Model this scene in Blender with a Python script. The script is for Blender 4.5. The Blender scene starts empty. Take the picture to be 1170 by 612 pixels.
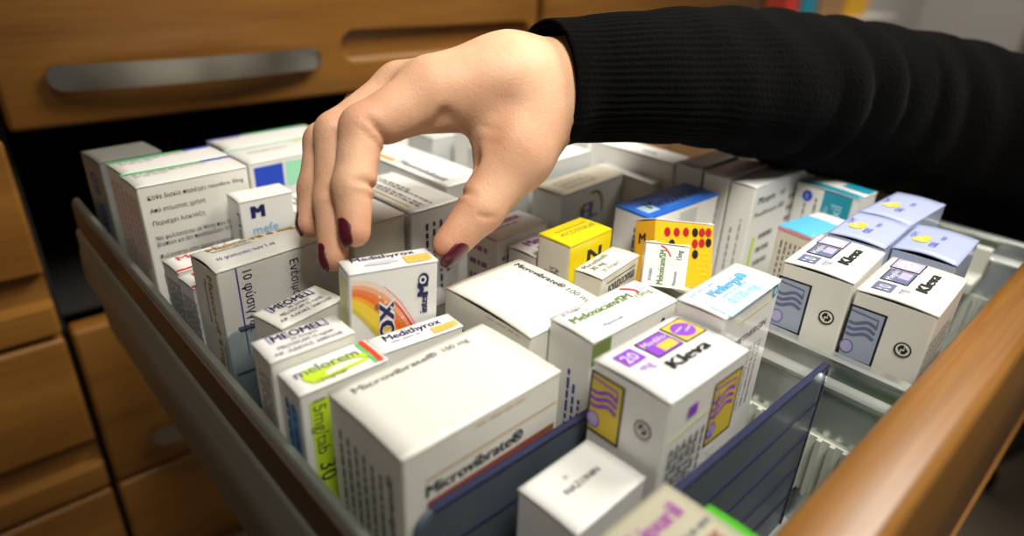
import bpy, bmesh, math, random
import numpy as np
from mathutils import Vector, Matrix
random.seed(7)
C = bpy.context.scene.collection
S = 0.15            # one layout unit is 15 cm
HC = 1.08           # camera height above the room floor (m)
PI = math.pi
def W(x, y, z): return Vector((x*S, y*S, z*S+HC))

# ------------------------------------------------------------------ camera, light, exposure
RC = [[0.7358312562041778, -0.6760977792347441, 0.03800204345596167],
      [-0.27386502895195663, -0.34844741988331007, -0.8964275439174144],
      [0.6193143856799433, 0.6492119750054763, -0.4415580405783175]]
cam = bpy.data.cameras.new('camera'); co = bpy.data.objects.new('camera', cam); C.objects.link(co)
r, dn, fw = [Vector(v) for v in RC]
co.matrix_world = Matrix.Translation((0, 0, HC)) @ Matrix((( r.x, -dn.x, -fw.x), (r.y, -dn.y, -fw.y), (r.z, -dn.z, -fw.z))).to_4x4()
cam.sensor_width = 36; cam.lens = 738.26/1170*36; cam.clip_start = 0.01
cam.dof.use_dof = True; cam.dof.focus_distance = 0.315; cam.dof.aperture_fstop = 4.0
bpy.context.scene.camera = co
w = bpy.data.worlds.new('world'); bpy.context.scene.world = w; w.use_nodes = True
w.node_tree.nodes['Background'].inputs[0].default_value = (1.0, 0.92, 0.82, 1); w.node_tree.nodes['Background'].inputs[1].default_value = 0.12
def area(name, loc, aim, sx, sy, power, col, spread=180):
    l = bpy.data.lights.new(name, 'AREA'); l.shape = 'RECTANGLE'; l.size = sx; l.size_y = sy; l.energy = power; l.color = col; l.spread = math.radians(spread)
    o = bpy.data.objects.new(name, l); C.objects.link(o); o.location = loc
    o.rotation_euler = (Vector(aim)-Vector(loc)).to_track_quat('-Z', 'Y').to_euler(); return o
area('ceiling_spot', W(0.5, -1.0, 4.6), W(2.4, 1.5, -.6), 0.26, 0.26, 1.38, (1.0, 0.97, 0.90), 52)
area('cabinet_fill', W(7.2, -0.2, 7.0), W(2.2, 3.6, -.2), 0.7, 0.5, 5.6, (1.0, 0.95, 0.86), 80)  # unseen fill, placed to brighten the upper fronts and throw drawer shade
area('wall_fill', W(17, 2.5, 9.0), W(19, 9, -1), 1.2, 0.6, 16.0, (1.0, 0.96, 0.90), 140)  # unseen light added to brighten the back wall
vs = bpy.context.scene.view_settings
vs.view_transform = 'Standard'; vs.look = 'None'; vs.gamma = 1; vs.use_curve_mapping = False; vs.exposure = -0.04

# ------------------------------------------------------------------ materials
M = {}
def mat(name, col, rough=0.5, metal=0.0, coat=0.0, spec=0.5, bump=None, var=None):
    m = bpy.data.materials.new(name); m.use_nodes = True; nt = m.node_tree; b = nt.nodes['Principled BSDF']
    b.inputs['Base Color'].default_value = (*col, 1); b.inputs['Roughness'].default_value = rough; b.inputs['Metallic'].default_value = metal
    b.inputs['Coat Weight'].default_value = coat; b.inputs['Specular IOR Level'].default_value = spec
    if bump or var:
        tc = nt.nodes.new('ShaderNodeTexCoord'); n = nt.nodes.new('ShaderNodeTexNoise'); mp = nt.nodes.new('ShaderNodeMapping')
        nt.links.new(tc.outputs['Object'], mp.inputs[0]); nt.links.new(mp.outputs[0], n.inputs[0])
        sc, st, di = bump if bump else (var[0], 0, 0)
        n.inputs['Scale'].default_value = sc; n.inputs['Detail'].default_value = 4
        if bump:
            bp = nt.nodes.new('ShaderNodeBump'); bp.inputs['Strength'].default_value = st; bp.inputs['Distance'].default_value = di
            nt.links.new(n.outputs[0], bp.inputs['Height']); nt.links.new(bp.outputs[0], b.inputs['Normal'])
        if var:
            n2 = nt.nodes.new('ShaderNodeTexNoise'); n2.inputs['Scale'].default_value = var[0]; nt.links.new(mp.outputs[0], n2.inputs[0])
            cr = nt.nodes.new('ShaderNodeValToRGB'); cr.color_ramp.elements[0].position = .3; cr.color_ramp.elements[1].position = .7
            cr.color_ramp.elements[0].color = (*var[1], 1); cr.color_ramp.elements[1].color = (*col, 1)
            nt.links.new(n2.outputs[0], cr.inputs[0]); nt.links.new(cr.outputs[0], b.inputs['Base Color'])
    M[name] = m; return m
card = dict(rough=.42, coat=.15)
mat('white', (.80, .79, .75), bump=(30, .12, .001), **card); mat('cream', (.78, .74, .62), bump=(30, .12, .001), **card); mat('ivory', (.80, .78, .70), bump=(25, .14, .001), **card)
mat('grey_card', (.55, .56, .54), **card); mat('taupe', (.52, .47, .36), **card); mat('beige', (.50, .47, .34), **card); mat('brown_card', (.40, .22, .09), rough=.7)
mat('shaded_card', (.20, .21, .19), **card); mat('pale_blue', (.40, .45, .68), **card); mat('grey_blue', (.36, .42, .55), **card); mat('yellow', (.90, .72, .01), **card); mat('orange', (.90, .47, .012), **card)
mat('blue', (.02, .17, .75), **card); mat('green', (.10, .60, .22), **card); mat('royal', (.02, .07, .55), **card); mat('lime', (.55, .75, .03), **card)
mat('vgreen', (.07, .42, .01), **card); mat('sky', (.10, .45, .85), **card); mat('ltblue', (.50, .74, .90), **card); mat('teal', (.01, .30, .42), **card)
mat('red', (.75, .05, .02), **card); mat('dkred', (.42, .012, .02), **card); mat('black', (.012, .012, .012), **card); mat('ink', (.02, .02, .025)); mat('greyink', (.15, .15, .16))
mat('navy', (.012, .014, .10)); mat('blueink', (.045, .06, .34)); mat('purple', (.27, .06, .55)); mat('plum', (.38, .10, .36)); mat('lilac', (.45, .40, .66)); mat('slate', (.13, .15, .27)); mat('logogrey', (.36, .41, .52))
mat('mustard', (.70, .52, .05)); mat('paleyellow', (.80, .76, .32)); mat('gold', (.85, .60, .04)); mat('orangeink', (.95, .35, .02)); mat('brownred', (.35, .09, .05)); mat('tan', (.62, .42, .20)); mat('olive', (.17, .24, .06)); mat('lavender', (.55, .58, .80))
mat('greenink', (.13, .24, .06)); mat('skyink', (.13, .42, .72)); mat('goldink', (.38, .26, .03)); mat('peach', (.92, .45, .11)); mat('mint', (.35, .78, .50)); mat('pink', (.80, .30, .35)); mat('silver', (.50, .52, .56)); mat('pinkish', (.86, .66, .55)); mat('peach2', (.84, .40, .22)); mat('flame1', (.82, .22, .06)); mat('flame2', (.85, .17, .02)); mat('flame3', (.88, .38, .02)); mat('ochre', (.62, .50, .05)); mat('braille', (.83, .83, .82), rough=.25)
mat('alu', (.62, .64, .60), rough=.30, metal=.8); mat('steel', (.48, .46, .41), rough=.28, metal=1); mat('alu_dull', (.24, .25, .215), rough=.45, metal=.6)
mat('wood_reflection', (.085, .055, .038), rough=.4, metal=.2); mat('plastic_white', (.62, .63, .54), rough=.45); mat('floor_tray', (.60, .64, .64), rough=.4, metal=.1)
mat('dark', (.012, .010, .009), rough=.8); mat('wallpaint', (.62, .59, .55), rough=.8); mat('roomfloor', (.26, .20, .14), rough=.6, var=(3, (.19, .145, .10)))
mat('nail', (.075, .004, .012), rough=.32, coat=.15); mat('gold_metal', (.6, .36, .12), rough=.3, metal=1)

def wood(name, a, b_, c, scale=(1.2, 9, 9), rough=.36):
    m = bpy.data.materials.new(name); m.use_nodes = True; nt = m.node_tree; b = nt.nodes['Principled BSDF']; L = nt.links.new
    tc = nt.nodes.new('ShaderNodeTexCoord'); mp = nt.nodes.new('ShaderNodeMapping'); mp.inputs['Scale'].default_value = scale; L(tc.outputs['Object'], mp.inputs[0])
    n = nt.nodes.new('ShaderNodeTexNoise'); n.inputs['Scale'].default_value = 2.2; n.inputs['Detail'].default_value = 5; n.inputs['Distortion'].default_value = .6; L(mp.outputs[0], n.inputs[0])
    mp2 = nt.nodes.new('ShaderNodeMapping'); mp2.inputs['Scale'].default_value = tuple(s*7 if s > 2 else s*1.4 for s in scale); L(tc.outputs['Object'], mp2.inputs[0])
    n2 = nt.nodes.new('ShaderNodeTexNoise'); n2.inputs['Scale'].default_value = 6; n2.inputs['Detail'].default_value = 3; L(mp2.outputs[0], n2.inputs[0])
    cr = nt.nodes.new('ShaderNodeValToRGB'); e = cr.color_ramp.elements; e[0].position = .30; e[0].color = (*a, 1); e[1].position = .72; e[1].color = (*c, 1)
    x = e.new(.5); x.color = (*b_, 1); L(n.outputs[0], cr.inputs[0])
    mx = nt.nodes.new('ShaderNodeMix'); mx.data_type = 'RGBA'; mx.blend_type = 'MULTIPLY'; mx.inputs[0].default_value = .45
    cr2 = nt.nodes.new('ShaderNodeValToRGB'); cr2.color_ramp.elements[0].position = .35; cr2.color_ramp.elements[0].color = (.62, .55, .48, 1); cr2.color_ramp.elements[1].position = .6; L(n2.outputs[0], cr2.inputs[0])
    L(cr.outputs[0], mx.inputs[6]); L(cr2.outputs[0], mx.inputs[7]); L(mx.outputs[2], b.inputs['Base Color'])
    b.inputs['Roughness'].default_value = rough; b.inputs['Coat Weight'].default_value = .25; b.inputs['Coat Roughness'].default_value = .25
    M[name] = m
wood('wood', (.22, .088, .013), (.285, .120, .019), (.35, .155, .027))

def plastic(name, tint, gl=.12, bc=(.1, .14, .22)):
    m = bpy.data.materials.new(name); m.use_nodes = True; nt = m.node_tree; L = nt.links.new
    nt.nodes.remove(nt.nodes['Principled BSDF']); out = nt.nodes['Material Output']
    t = nt.nodes.new('ShaderNodeBsdfTransparent'); t.inputs[0].default_value = (*tint, 1)
    g = nt.nodes.new('ShaderNodeBsdfPrincipled'); g.inputs['Base Color'].default_value = (*bc, 1); g.inputs['Roughness'].default_value = .2
    f = nt.nodes.new('ShaderNodeFresnel'); f.inputs[0].default_value = 1.45
    ad = nt.nodes.new('ShaderNodeMath'); ad.operation = 'ADD'; ad.inputs[1].default_value = gl; L(f.outputs[0], ad.inputs[0])
    mx = nt.nodes.new('ShaderNodeMixShader'); L(ad.outputs[0], mx.inputs[0]); L(t.outputs[0], mx.inputs[1]); L(g.outputs[0], mx.inputs[2]); L(mx.outputs[0], out.inputs[0])
    M[name] = m
plastic('clear_plastic', (.80, .86, .88), .26, (.24, .29, .34)); plastic('blue_edge', (.45, .47, .60), .25, (.08, .08, .17))

def skin():
    m = bpy.data.materials.new('skin'); m.use_nodes = True; nt = m.node_tree; b = nt.nodes['Principled BSDF']; L = nt.links.new
    tc = nt.nodes.new('ShaderNodeTexCoord')
    n = nt.nodes.new('ShaderNodeTexNoise'); n.inputs['Scale'].default_value = 28; n.inputs['Detail'].default_value = 5; L(tc.outputs['Object'], n.inputs[0])
    cr = nt.nodes.new('ShaderNodeValToRGB'); cr.color_ramp.elements[0].position = .35; cr.color_ramp.elements[0].color = (.56, .29, .165, 1)
    cr.color_ramp.elements[1].position = .68; cr.color_ramp.elements[1].color = (.68, .41, .25, 1); L(n.outputs[0], cr.inputs[0])
    at = nt.nodes.new('ShaderNodeAttribute'); at.attribute_name = 'blush'
    mx = nt.nodes.new('ShaderNodeMix'); mx.data_type = 'RGBA'; mx.inputs[7].default_value = (.55, .19, .12, 1)
    L(at.outputs['Fac'], mx.inputs[0]); L(cr.outputs[0], mx.inputs[6]); L(mx.outputs[2], b.inputs['Base Color'])
    v = nt.nodes.new('ShaderNodeTexVoronoi'); v.inputs['Scale'].default_value = 900; L(tc.outputs['Object'], v.inputs['Vector'])
    n3 = nt.nodes.new('ShaderNodeTexNoise'); n3.inputs['Scale'].default_value = 260; n3.inputs['Detail'].default_value = 4; L(tc.outputs['Object'], n3.inputs[0])
    a = nt.nodes.new('ShaderNodeMath'); a.operation = 'ADD'; L(v.outputs[0], a.inputs[0]); L(n3.outputs[0], a.inputs[1])
    bp = nt.nodes.new('ShaderNodeBump'); bp.inputs['Strength'].default_value = .30; bp.inputs['Distance'].default_value = .0004; L(a.outputs[0], bp.inputs['Height']); L(bp.outputs[0], b.inputs['Normal'])
    b.inputs['Roughness'].default_value = .58; b.inputs['Specular IOR Level'].default_value = .35; b.inputs['Subsurface Weight'].default_value = .10; b.inputs['Subsurface Radius'].default_value = (1, .35, .2); b.inputs['Subsurface Scale'].default_value = .004
    M['skin'] = m
skin()
def knit():
    m = bpy.data.materials.new('black_knit'); m.use_nodes = True; nt = m.node_tree; b = nt.nodes['Principled BSDF']; L = nt.links.new
    tc = nt.nodes.new('ShaderNodeTexCoord'); n = nt.nodes.new('ShaderNodeTexNoise'); n.inputs['Scale'].default_value = 500; n.inputs['Detail'].default_value = 3; L(tc.outputs['Object'], n.inputs[0])
    bp = nt.nodes.new('ShaderNodeBump'); bp.inputs['Strength'].default_value = .8; bp.inputs['Distance'].default_value = .001; L(n.outputs[0], bp.inputs['Height']); L(bp.outputs[0], b.inputs['Normal'])
    b.inputs['Base Color'].default_value = (.0016, .0016, .0014, 1); b.inputs['Roughness'].default_value = 1; b.inputs['Specular IOR Level'].default_value = .04
    b.inputs['Sheen Weight'].default_value = .015; b.inputs['Sheen Roughness'].default_value = .5
    M['black_knit'] = m
knit()

# ------------------------------------------------------------------ helpers
class MB:                                   # collects faces in layout units, one mesh object at the end
    def __init__(s): s.v = []; s.f = []; s.m = []; s.mats = []
    def mi(s, name):
        if name not in s.mats: s.mats.append(name)
        return s.mats.index(name)
    def add(s, vs, fs, m):
        o = len(s.v); s.v += [tuple(v) for v in vs]; k = s.mi(m)
        for f in fs: s.f.append([i+o for i in f]); s.m.append(k)
        return s
    def box(s, x0, x1, y0, y1, z0, z1, m, bev=0):
        if bev:
            bm = bmesh.new(); bmesh.ops.create_cube(bm, size=1)
            for v in bm.verts: v.co = ((x0+x1)/2+v.co.x*(x1-x0), (y0+y1)/2+v.co.y*(y1-y0), (z0+z1)/2+v.co.z*(z1-z0))
            bmesh.ops.bevel(bm, geom=bm.edges[:], offset=bev, segments=3, affect='EDGES', profile=.5)
            bm.verts.index_update(); s.add([v.co[:] for v in bm.verts], [[v.index for v in f.verts] for f in bm.faces], m); bm.free(); return s
        return s.add([(x0,y0,z0),(x1,y0,z0),(x1,y1,z0),(x0,y1,z0),(x0,y0,z1),(x1,y0,z1),(x1,y1,z1),(x0,y1,z1)],
                     [(0,3,2,1),(4,5,6,7),(0,1,5,4),(1,2,6,5),(2,3,7,6),(3,0,4,7)], m)
    def loft(s, rings, m, cap=True, closed=True):
        n = len(rings[0]); vs = [p for r_ in rings for p in r_]; fs = []
        for i in range(len(rings)-1):
            for j in range(n if closed else n-1): a = i*n+j; b = i*n+(j+1) % n; fs.append((a, b, b+n, a+n))
        if cap: fs.append(list(range(n))[::-1]); fs.append([(len(rings)-1)*n+j for j in range(n)])
        return s.add(vs, fs, m)
    def extrude_y(s, prof, y0, y1, m): return s.loft([[(x, y0, z) for x, z in prof], [(x, y1, z) for x, z in prof]], m)
    def build(s, name, parent=None, smooth=False, loc=None):
        me = bpy.data.meshes.new(name); me.from_pydata([(a*S, b*S, c*S) for a, b, c in s.v], [], s.f)
        for k in s.mats: me.materials.append(M[k])
        me.polygons.foreach_set('material_index', s.m)
        if smooth: me.polygons.foreach_set('use_smooth', [True]*len(s.f))
        me.update(); o = bpy.data.objects.new(name, me); C.objects.link(o)
        if parent is not None: o.parent = parent
        else: o.location = loc if loc is not None else (0, 0, HC)
        return o
def fixn(o):
    bm = bmesh.new(); bm.from_mesh(o.data); bmesh.ops.recalc_face_normals(bm, faces=bm.faces[:]); bm.to_mesh(o.data); bm.free(); return o
def autosmooth(o, deg=35):
    me = o.data; bm = bmesh.new(); bm.from_mesh(me)
    for f in bm.faces: f.smooth = True
    for e in bm.edges:
        if len(e.link_faces) == 2 and e.calc_face_angle(0) > math.radians(deg): e.smooth = False
    bm.to_mesh(me); bm.free(); return o
def tag(o, label, cat, group=None, kind=None):
    o['label'] = label; o['category'] = cat
    if group: o['group'] = group
    if kind: o['kind'] = kind
    return o
def empty(name, x=0, y=0, z=0, rz=0):
    o = bpy.data.objects.new(name, None); C.objects.link(o); o.location = W(x, y, z); o.rotation_euler = (0, 0, rz); o.empty_display_size = .01; return o
_tc = {}
def textmesh(s):
    if s in _tc: return _tc[s]
    c = bpy.data.curves.new('t', 'FONT'); c.body = s; c.resolution_u = 2; o = bpy.data.objects.new('t', c); C.objects.link(o)
    dg = bpy.context.evaluated_depsgraph_get(); dg.update(); me = o.evaluated_get(dg).to_mesh()
    v = [(p.co.x/.72, p.co.y/.72) for p in me.vertices]; f = [list(p.vertices) for p in me.polygons]
    o.evaluated_get(dg).to_mesh_clear(); bpy.data.objects.remove(o); bpy.data.curves.remove(c)
    x0 = min(a for a, b in v); x1 = max(a for a, b in v); v = [(a-x0, b) for a, b in v]
    _tc[s] = (v, f, x1-x0); return _tc[s]

OFF = .0010
class Face:                                 # printing on one face of a carton; u to the right, v down from the top edge
    def __init__(s, mb, fn, W_, H_): s.mb = mb; s.fn = fn; s.W = W_; s.H = H_; s.k = 0
    def poly(s, pts, m, lift=0):
        s.k += 1; o = OFF+lift+s.k*.00012
        a = sum(pts[i][0]*pts[(i+1) % len(pts)][1]-pts[(i+1) % len(pts)][0]*pts[i][1] for i in range(len(pts)))
        if a > 0: pts = pts[::-1]
        s.mb.add([s.fn(u, v, o) for u, v in pts], [list(range(len(pts)))], m); return s
    def rect(s, u0, v0, u1, v1, m):
        n = max(1, int(abs(u1-u0)/.05)); k = max(1, int(abs(v1-v0)/.008)); s.k += 1; o = OFF+s.k*.00012
        vs = [s.fn(u0+(u1-u0)*i/n, v0+(v1-v0)*j/k, o) for j in range(k+1) for i in range(n+1)]
        s.mb.add(vs, [(j*(n+1)+i, (j+1)*(n+1)+i, (j+1)*(n+1)+i+1, j*(n+1)+i+1) for j in range(k) for i in range(n)], m); return s
    def ell(s, u, v, ru, rv, m, n=20):
        s.k += 1; o = OFF+s.k*.00012; vs = [s.fn(u, v, o)]
        for k in (.5, 1): vs += [s.fn(u+k*ru*math.cos(2*PI*i/n), v-k*rv*math.sin(2*PI*i/n), o) for i in range(n)]
        s.mb.add(vs, [(0, 1+i, 1+(i+1) % n) for i in range(n)]+[(1+i, 1+n+i, 1+n+(i+1) % n, 1+(i+1) % n) for i in range(n)], m); return s
    def stroke(s, pts, wd, m):
        s.k += 1; o = OFF+s.k*.00012; vs = []
        for i, (u, v) in enumerate(pts):
            a = pts[max(0, i-1)]; b = pts[min(len(pts)-1, i+1)]; dx = b[0]-a[0]; dy = b[1]-a[1]; l = math.hypot(dx, dy) or 1
            vs += [s.fn(u-dy/l*wd/2, v+dx/l*wd/2, o), s.fn(u+dy/l*wd/2, v-dx/l*wd/2, o)]
        s.mb.add(vs, [(2*i, 2*i+2, 2*i+3, 2*i+1) for i in range(len(pts)-1)], m); return s
    def frame(s, u0, v0, u1, v1, wd, m): return s.stroke([(u0,v0),(u1,v0)], wd, m).stroke([(u1,v0-wd/2),(u1,v1+wd/2)], wd, m).stroke([(u1,v1),(u0,v1)], wd, m).stroke([(u0,v1+wd/2),(u0,v0-wd/2)], wd, m)
    def text(s, t, u, v, cap, m, rot=0, width=None, bold=0, shear=0):
        vs, fs, w_ = textmesh(t); s.k += 1
        sx = cap if width is None else width/w_
        c, n = math.cos(math.radians(rot)), math.sin(math.radians(rot))
        for k in range(1+bold):
            o = OFF+s.k*.00012; dx = (k-bold/2)*cap*.05
            out = []
            for a, b in vs:
                a = a*sx+dx+b*cap*shear; b = b*cap; out.append(s.fn(u+a*c-b*n, v-(a*n+b*c), o))
            s.mb.add(out, fs, m); s.k += .3
        return s
    def lines(s, u0, v0, u1, v1, rows, m, th=.35, vert=False, fill=.85):
        rnd = random.Random(int((u0+v0*3+rows)*1000)); hgt = ((u1-u0) if vert else (v1-v0))/rows
        s.k += 1; o = OFF+s.k*.00012
        for r_ in range(rows):
            a0, a1 = (v0, v1) if vert else (u0, u1); L_ = (a1-a0); p = a0; end = a0+L_*(rnd.uniform(.55, 1) if rnd.random() < .5 else 1)*fill/.85 if fill < 1 else a1
            c0 = (u0 if vert else v0)+r_*hgt+hgt*.3; c1 = c0+hgt*th
            while p < min(end, a1):
                q = min(p+rnd.uniform(.012, .04), a1)
                pts = [(c0, p), (c1, p), (c1, q), (c0, q)] if vert else [(p, c0), (q, c0), (q, c1), (p, c1)]
                s.mb.add([s.fn(u, v, o) for u, v in (pts[::-1])], [[0, 1, 2, 3]], m); p = q+rnd.uniform(.005, .012)
        return s
def rrect(w_, d, r_, n=3):
    out = []
    for cx, cy, a0 in ((w_-r_, d-r_, 0), (r_, d-r_, 90), (r_, r_, 180), (w_-r_, r_, 270)):
        for i in range(n+1): a = math.radians(a0+90*i/n); out.append((cx+r_*math.cos(a), cy+r_*math.sin(a)))
    return out
BX = {
    'mv1': (0.5531, 0.8837, 0.4891, 0.3045, 0.0224, 0.96),
    'kl1': (1.0815, 0.5953, 0.3463, 0.2296, 0.0021, 0.905),
    'white': (0.8035, 0.6036, 0.2521, 0.1807, 0.0337, 1.12),
    'met': (1.4459, 0.684, 0.3495, 0.15, 0.055, 0.86),
    'mel': (1.1436, 0.8802, 0.3735, 0.1608, -0.0124, 0.91),
    'mv2': (1.0803, 1.046, 0.3197, 0.385, 0.008, 0.95),
    'medflat': (0.7605, 1.2992, 0.2675, 0.0859, -0.0906, 1.0),
    'melorem': (0.4998, 1.2431, 0.2474, 0.1229, -0.0098, 0.98),
    'meo1': (0.489, 1.3715, 0.2353, 0.12, -0.0148, 0.948),
    'meo2': (0.5869, 1.5186, 0.2223, 0.1315, 0.2173, 0.957),
    'musco': (0.5401, 1.8459, 0.4492, 0.1763, 0.0953, 0.9),
    'red1': (0.516, 2.172, 0.28, 0.13, 0.09, 1.02),
    'red2': (0.52, 2.045, 0.28, 0.118, 0.09, 1.03),
    'A1': (0.5211, 2.5213, 0.4113, 0.1818, 0.0494, 0.82),
    'A2': (0.5253, 2.703, 0.4066, 0.1852, 0.0823, 0.82),
    'A3': (0.5375, 3.1728, 0.2501, 0.2428, 0.1571, 0.9),
    'A4': (1.0645, 2.8751, 0.4948, 0.2567, 0.0925, 0.92),
    'A5': (1.0675, 3.1485, 0.5408, 0.2203, 0.0588, 0.92),
    'A6': (0.822, 2.378, 0.215, 0.125, 0.0, 0.9),
    'A7': (1.055, 2.3736, 0.205, 0.235, 0.1211, 1.0),
    'D': (1.5072, 1.1532, 0.252, 0.1083, 0.1571, 0.95),
    'yel': (1.5283, 1.3195, 0.2373, 0.1453, 0.0551, 0.9),
    'blue': (1.965, 1.3099, 0.4683, 0.1733, -0.0255, 0.9),
    'EI': (1.985, 1.7825, 0.4843, 0.1711, 0.0845, 0.95),
    'pur1': (1.3427, 1.4834, 0.273, 0.1435, 0.0799, 0.95),
    'G3': (2.5007, 1.1708, 0.3251, 0.1162, 0.0126, 0.85),
    'T1': (2.8752, 0.8915, 0.1726, 0.2833, -0.0846, 0.9),
    'T2': (2.415, 0.874, 0.2985, 0.1428, -0.1058, 0.95),
    'L1': (2.6671, 0.624, 0.3866, 0.1894, -0.0253, 0.88),
    'L2': (2.3563, 0.6035, 0.3114, 0.1922, 0.0598, 0.88),
    'L3': (2.4572, 0.4011, 0.3261, 0.2038, 0.0522, 0.9),
    'K2': (1.9898, 0.5611, 0.3291, 0.2188, 0.0805, 0.88),
    'K3': (2.0156, 0.3267, 0.3551, 0.2271, 0.0539, 0.9),
}
def carton(key, label, body='white', lid='white', prints=None, bulge=.004, zb=-1.785, group=None, pose=None, size=None, notch=True, mats=None):
    """A tuck-end carton standing on end: open sleeve of card, and a lid panel that bows up a little."""
    if pose is None:
        x, y, w_, d, yaw, m = BX[key]; h = -m-zb
        root = empty('medicine_box', x, y, zb, yaw)
    else:
        w_, d, h = size; root = bpy.data.objects.new('medicine_box', None); C.objects.link(root); root.matrix_world = pose
    tag(root, label, 'medicine box', group)
    t = .0045; drop = .006; b = MB(); P = rrect(w_, d, .006)
    Pi = [(t+(w_-2*t)*px/w_, t+(d-2*t)*py/d) for px, py in P]
    b.loft([[(px, py, 0) for px, py in P], [(px, py, h-drop) for px, py in P], [(px, py, h-drop) for px, py in Pi], [(px, py, .01) for px, py in Pi]], body, cap=False)
    b.add([(px, py, 0) for px, py in P], [list(range(len(P)))[::-1]], body)
    lm = MB(); nx, ny = 8, 14; r0 = .006
    def bz(x_, y_):
        tt = min(max(y_/d, 0), 1); return h-drop+.003+bulge*(1-.35*x_/w_)*math.sin(PI*tt)**1.0 if 0 < tt < 1 else h-drop+.003
    e = .0035
    def lp(u, v, o): return (u, d-v, bz(u, d-v)+e+o+.0014)
    vs = []; rows = []
    for kz in (1, 0):
        for j in range(ny+1):
            for i in range(nx+1):
                x_ = -.001+(w_+.002)*i/nx; y_ = -.001+(d+.002)*j/ny; vs.append((x_, y_, bz(x_, y_)+(e if kz else 0)))
    n1 = nx+1; T = (nx+1)*(ny+1); fs = []
    for j in range(ny):
        for i in range(nx):
            a = j*n1+i; fs.append((a, a+1, a+n1+1, a+n1)); fs.append((T+a, T+a+n1, T+a+n1+1, T+a+1))
    for i in range(nx): a = i; fs.append((T+a, T+a+1, a+1, a)); a = ny*n1+i; fs.append((a, a+1, T+a+1, T+a))
    for j in range(ny): a = j*n1; fs.append((a, a+n1, T+a+n1, T+a)); a = j*n1+nx; fs.append((a+n1, a, T+a, T+a+n1))
    lm.add(vs, fs, lid)
    F = dict(top=Face(lm, lp, w_, d), front=Face(b, lambda u, v, o: (u, -o, h-v), w_, h), left=Face(b, lambda u, v, o: (-o, d-u, h-v), d, h),
             right=Face(b, lambda u, v, o: (w_+o, u, h-v), d, h), back=Face(b, lambda u, v, o: (w_-u, d+o, h-v), w_, h))
    if prints: prints(F)
    if notch:                               # tuck slits left open beside the front corners: thin loose card tabs
        for x0 in (.004, w_-.034):
            lm.add([(x0, .006, bz(x0, 0)+e+.0012), (x0+.03, .006, bz(x0, 0)+e+.0012), (x0+.03, .010, bz(x0, 0)+e+.0045), (x0, .010, bz(x0, 0)+e+.0012)], [(0, 1, 2, 3)], lid)
            pass
    b.build('carton', root); lo = lm.build('lid_flap', root, smooth=False)
    for p in lo.data.polygons[:len(fs)]: p.use_smooth = len(p.vertices) == 4 and abs(p.normal.z) > .5
    return root

# ------------------------------------------------------------------ room
def struct(name, mb): o = mb.build(name); o['kind'] = 'structure'; return o
b = MB(); b.box(-16, 30, -14, 10, -7.4, -7.2, 'roomfloor'); struct('floor', b)
b = MB(); b.box(-16, 30, 9.0, 9.2, -7.2, 12, 'wallpaint'); struct('wall_back', b)
b = MB(); b.box(30, 30.3, -14, 9.2, -7.2, 12, 'wallpaint'); struct('wall_right', b)
b = MB(); b.box(29.9, 30, 5.0, 5.5, -7.2, 7, 'roomfloor', .02); struct('trim_1', b)

# ------------------------------------------------------------------ cabinet carcass
YF = 4.30
cab = empty('medicine_cabinet', 0, 0, -7.2); tag(cab, 'wide wooden drawer cabinet with a dark hollow behind the open drawer', 'cabinet')
def cpart(name, *bx): 
    q = MB()
    for a in bx: q.box(*a)
    o = q.build(name, cab); o.location = (0, 0, 7.2*S); return o
cpart('side_panel', (.325, .355, YF+.18, 8.4, -7.1, 1.5, 'dark')); cpart('side_panel', (4.305, 4.335, YF+.18, 8.4, -7.1, 1.5, 'dark')); cpart('side_panel', (8.28, 8.36, YF, 8.4, -7.1, 1.5, 'wood'))  # dark inner and back panels: cabinet shade put into the colour
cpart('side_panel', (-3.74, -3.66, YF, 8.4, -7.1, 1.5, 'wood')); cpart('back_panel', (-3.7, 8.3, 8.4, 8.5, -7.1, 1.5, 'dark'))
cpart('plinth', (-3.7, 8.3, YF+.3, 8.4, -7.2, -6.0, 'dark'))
cpart('cabinet_top', (-3.8, 8.4, YF-.1, 8.5, 1.5, 1.62, 'wood'))
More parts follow.
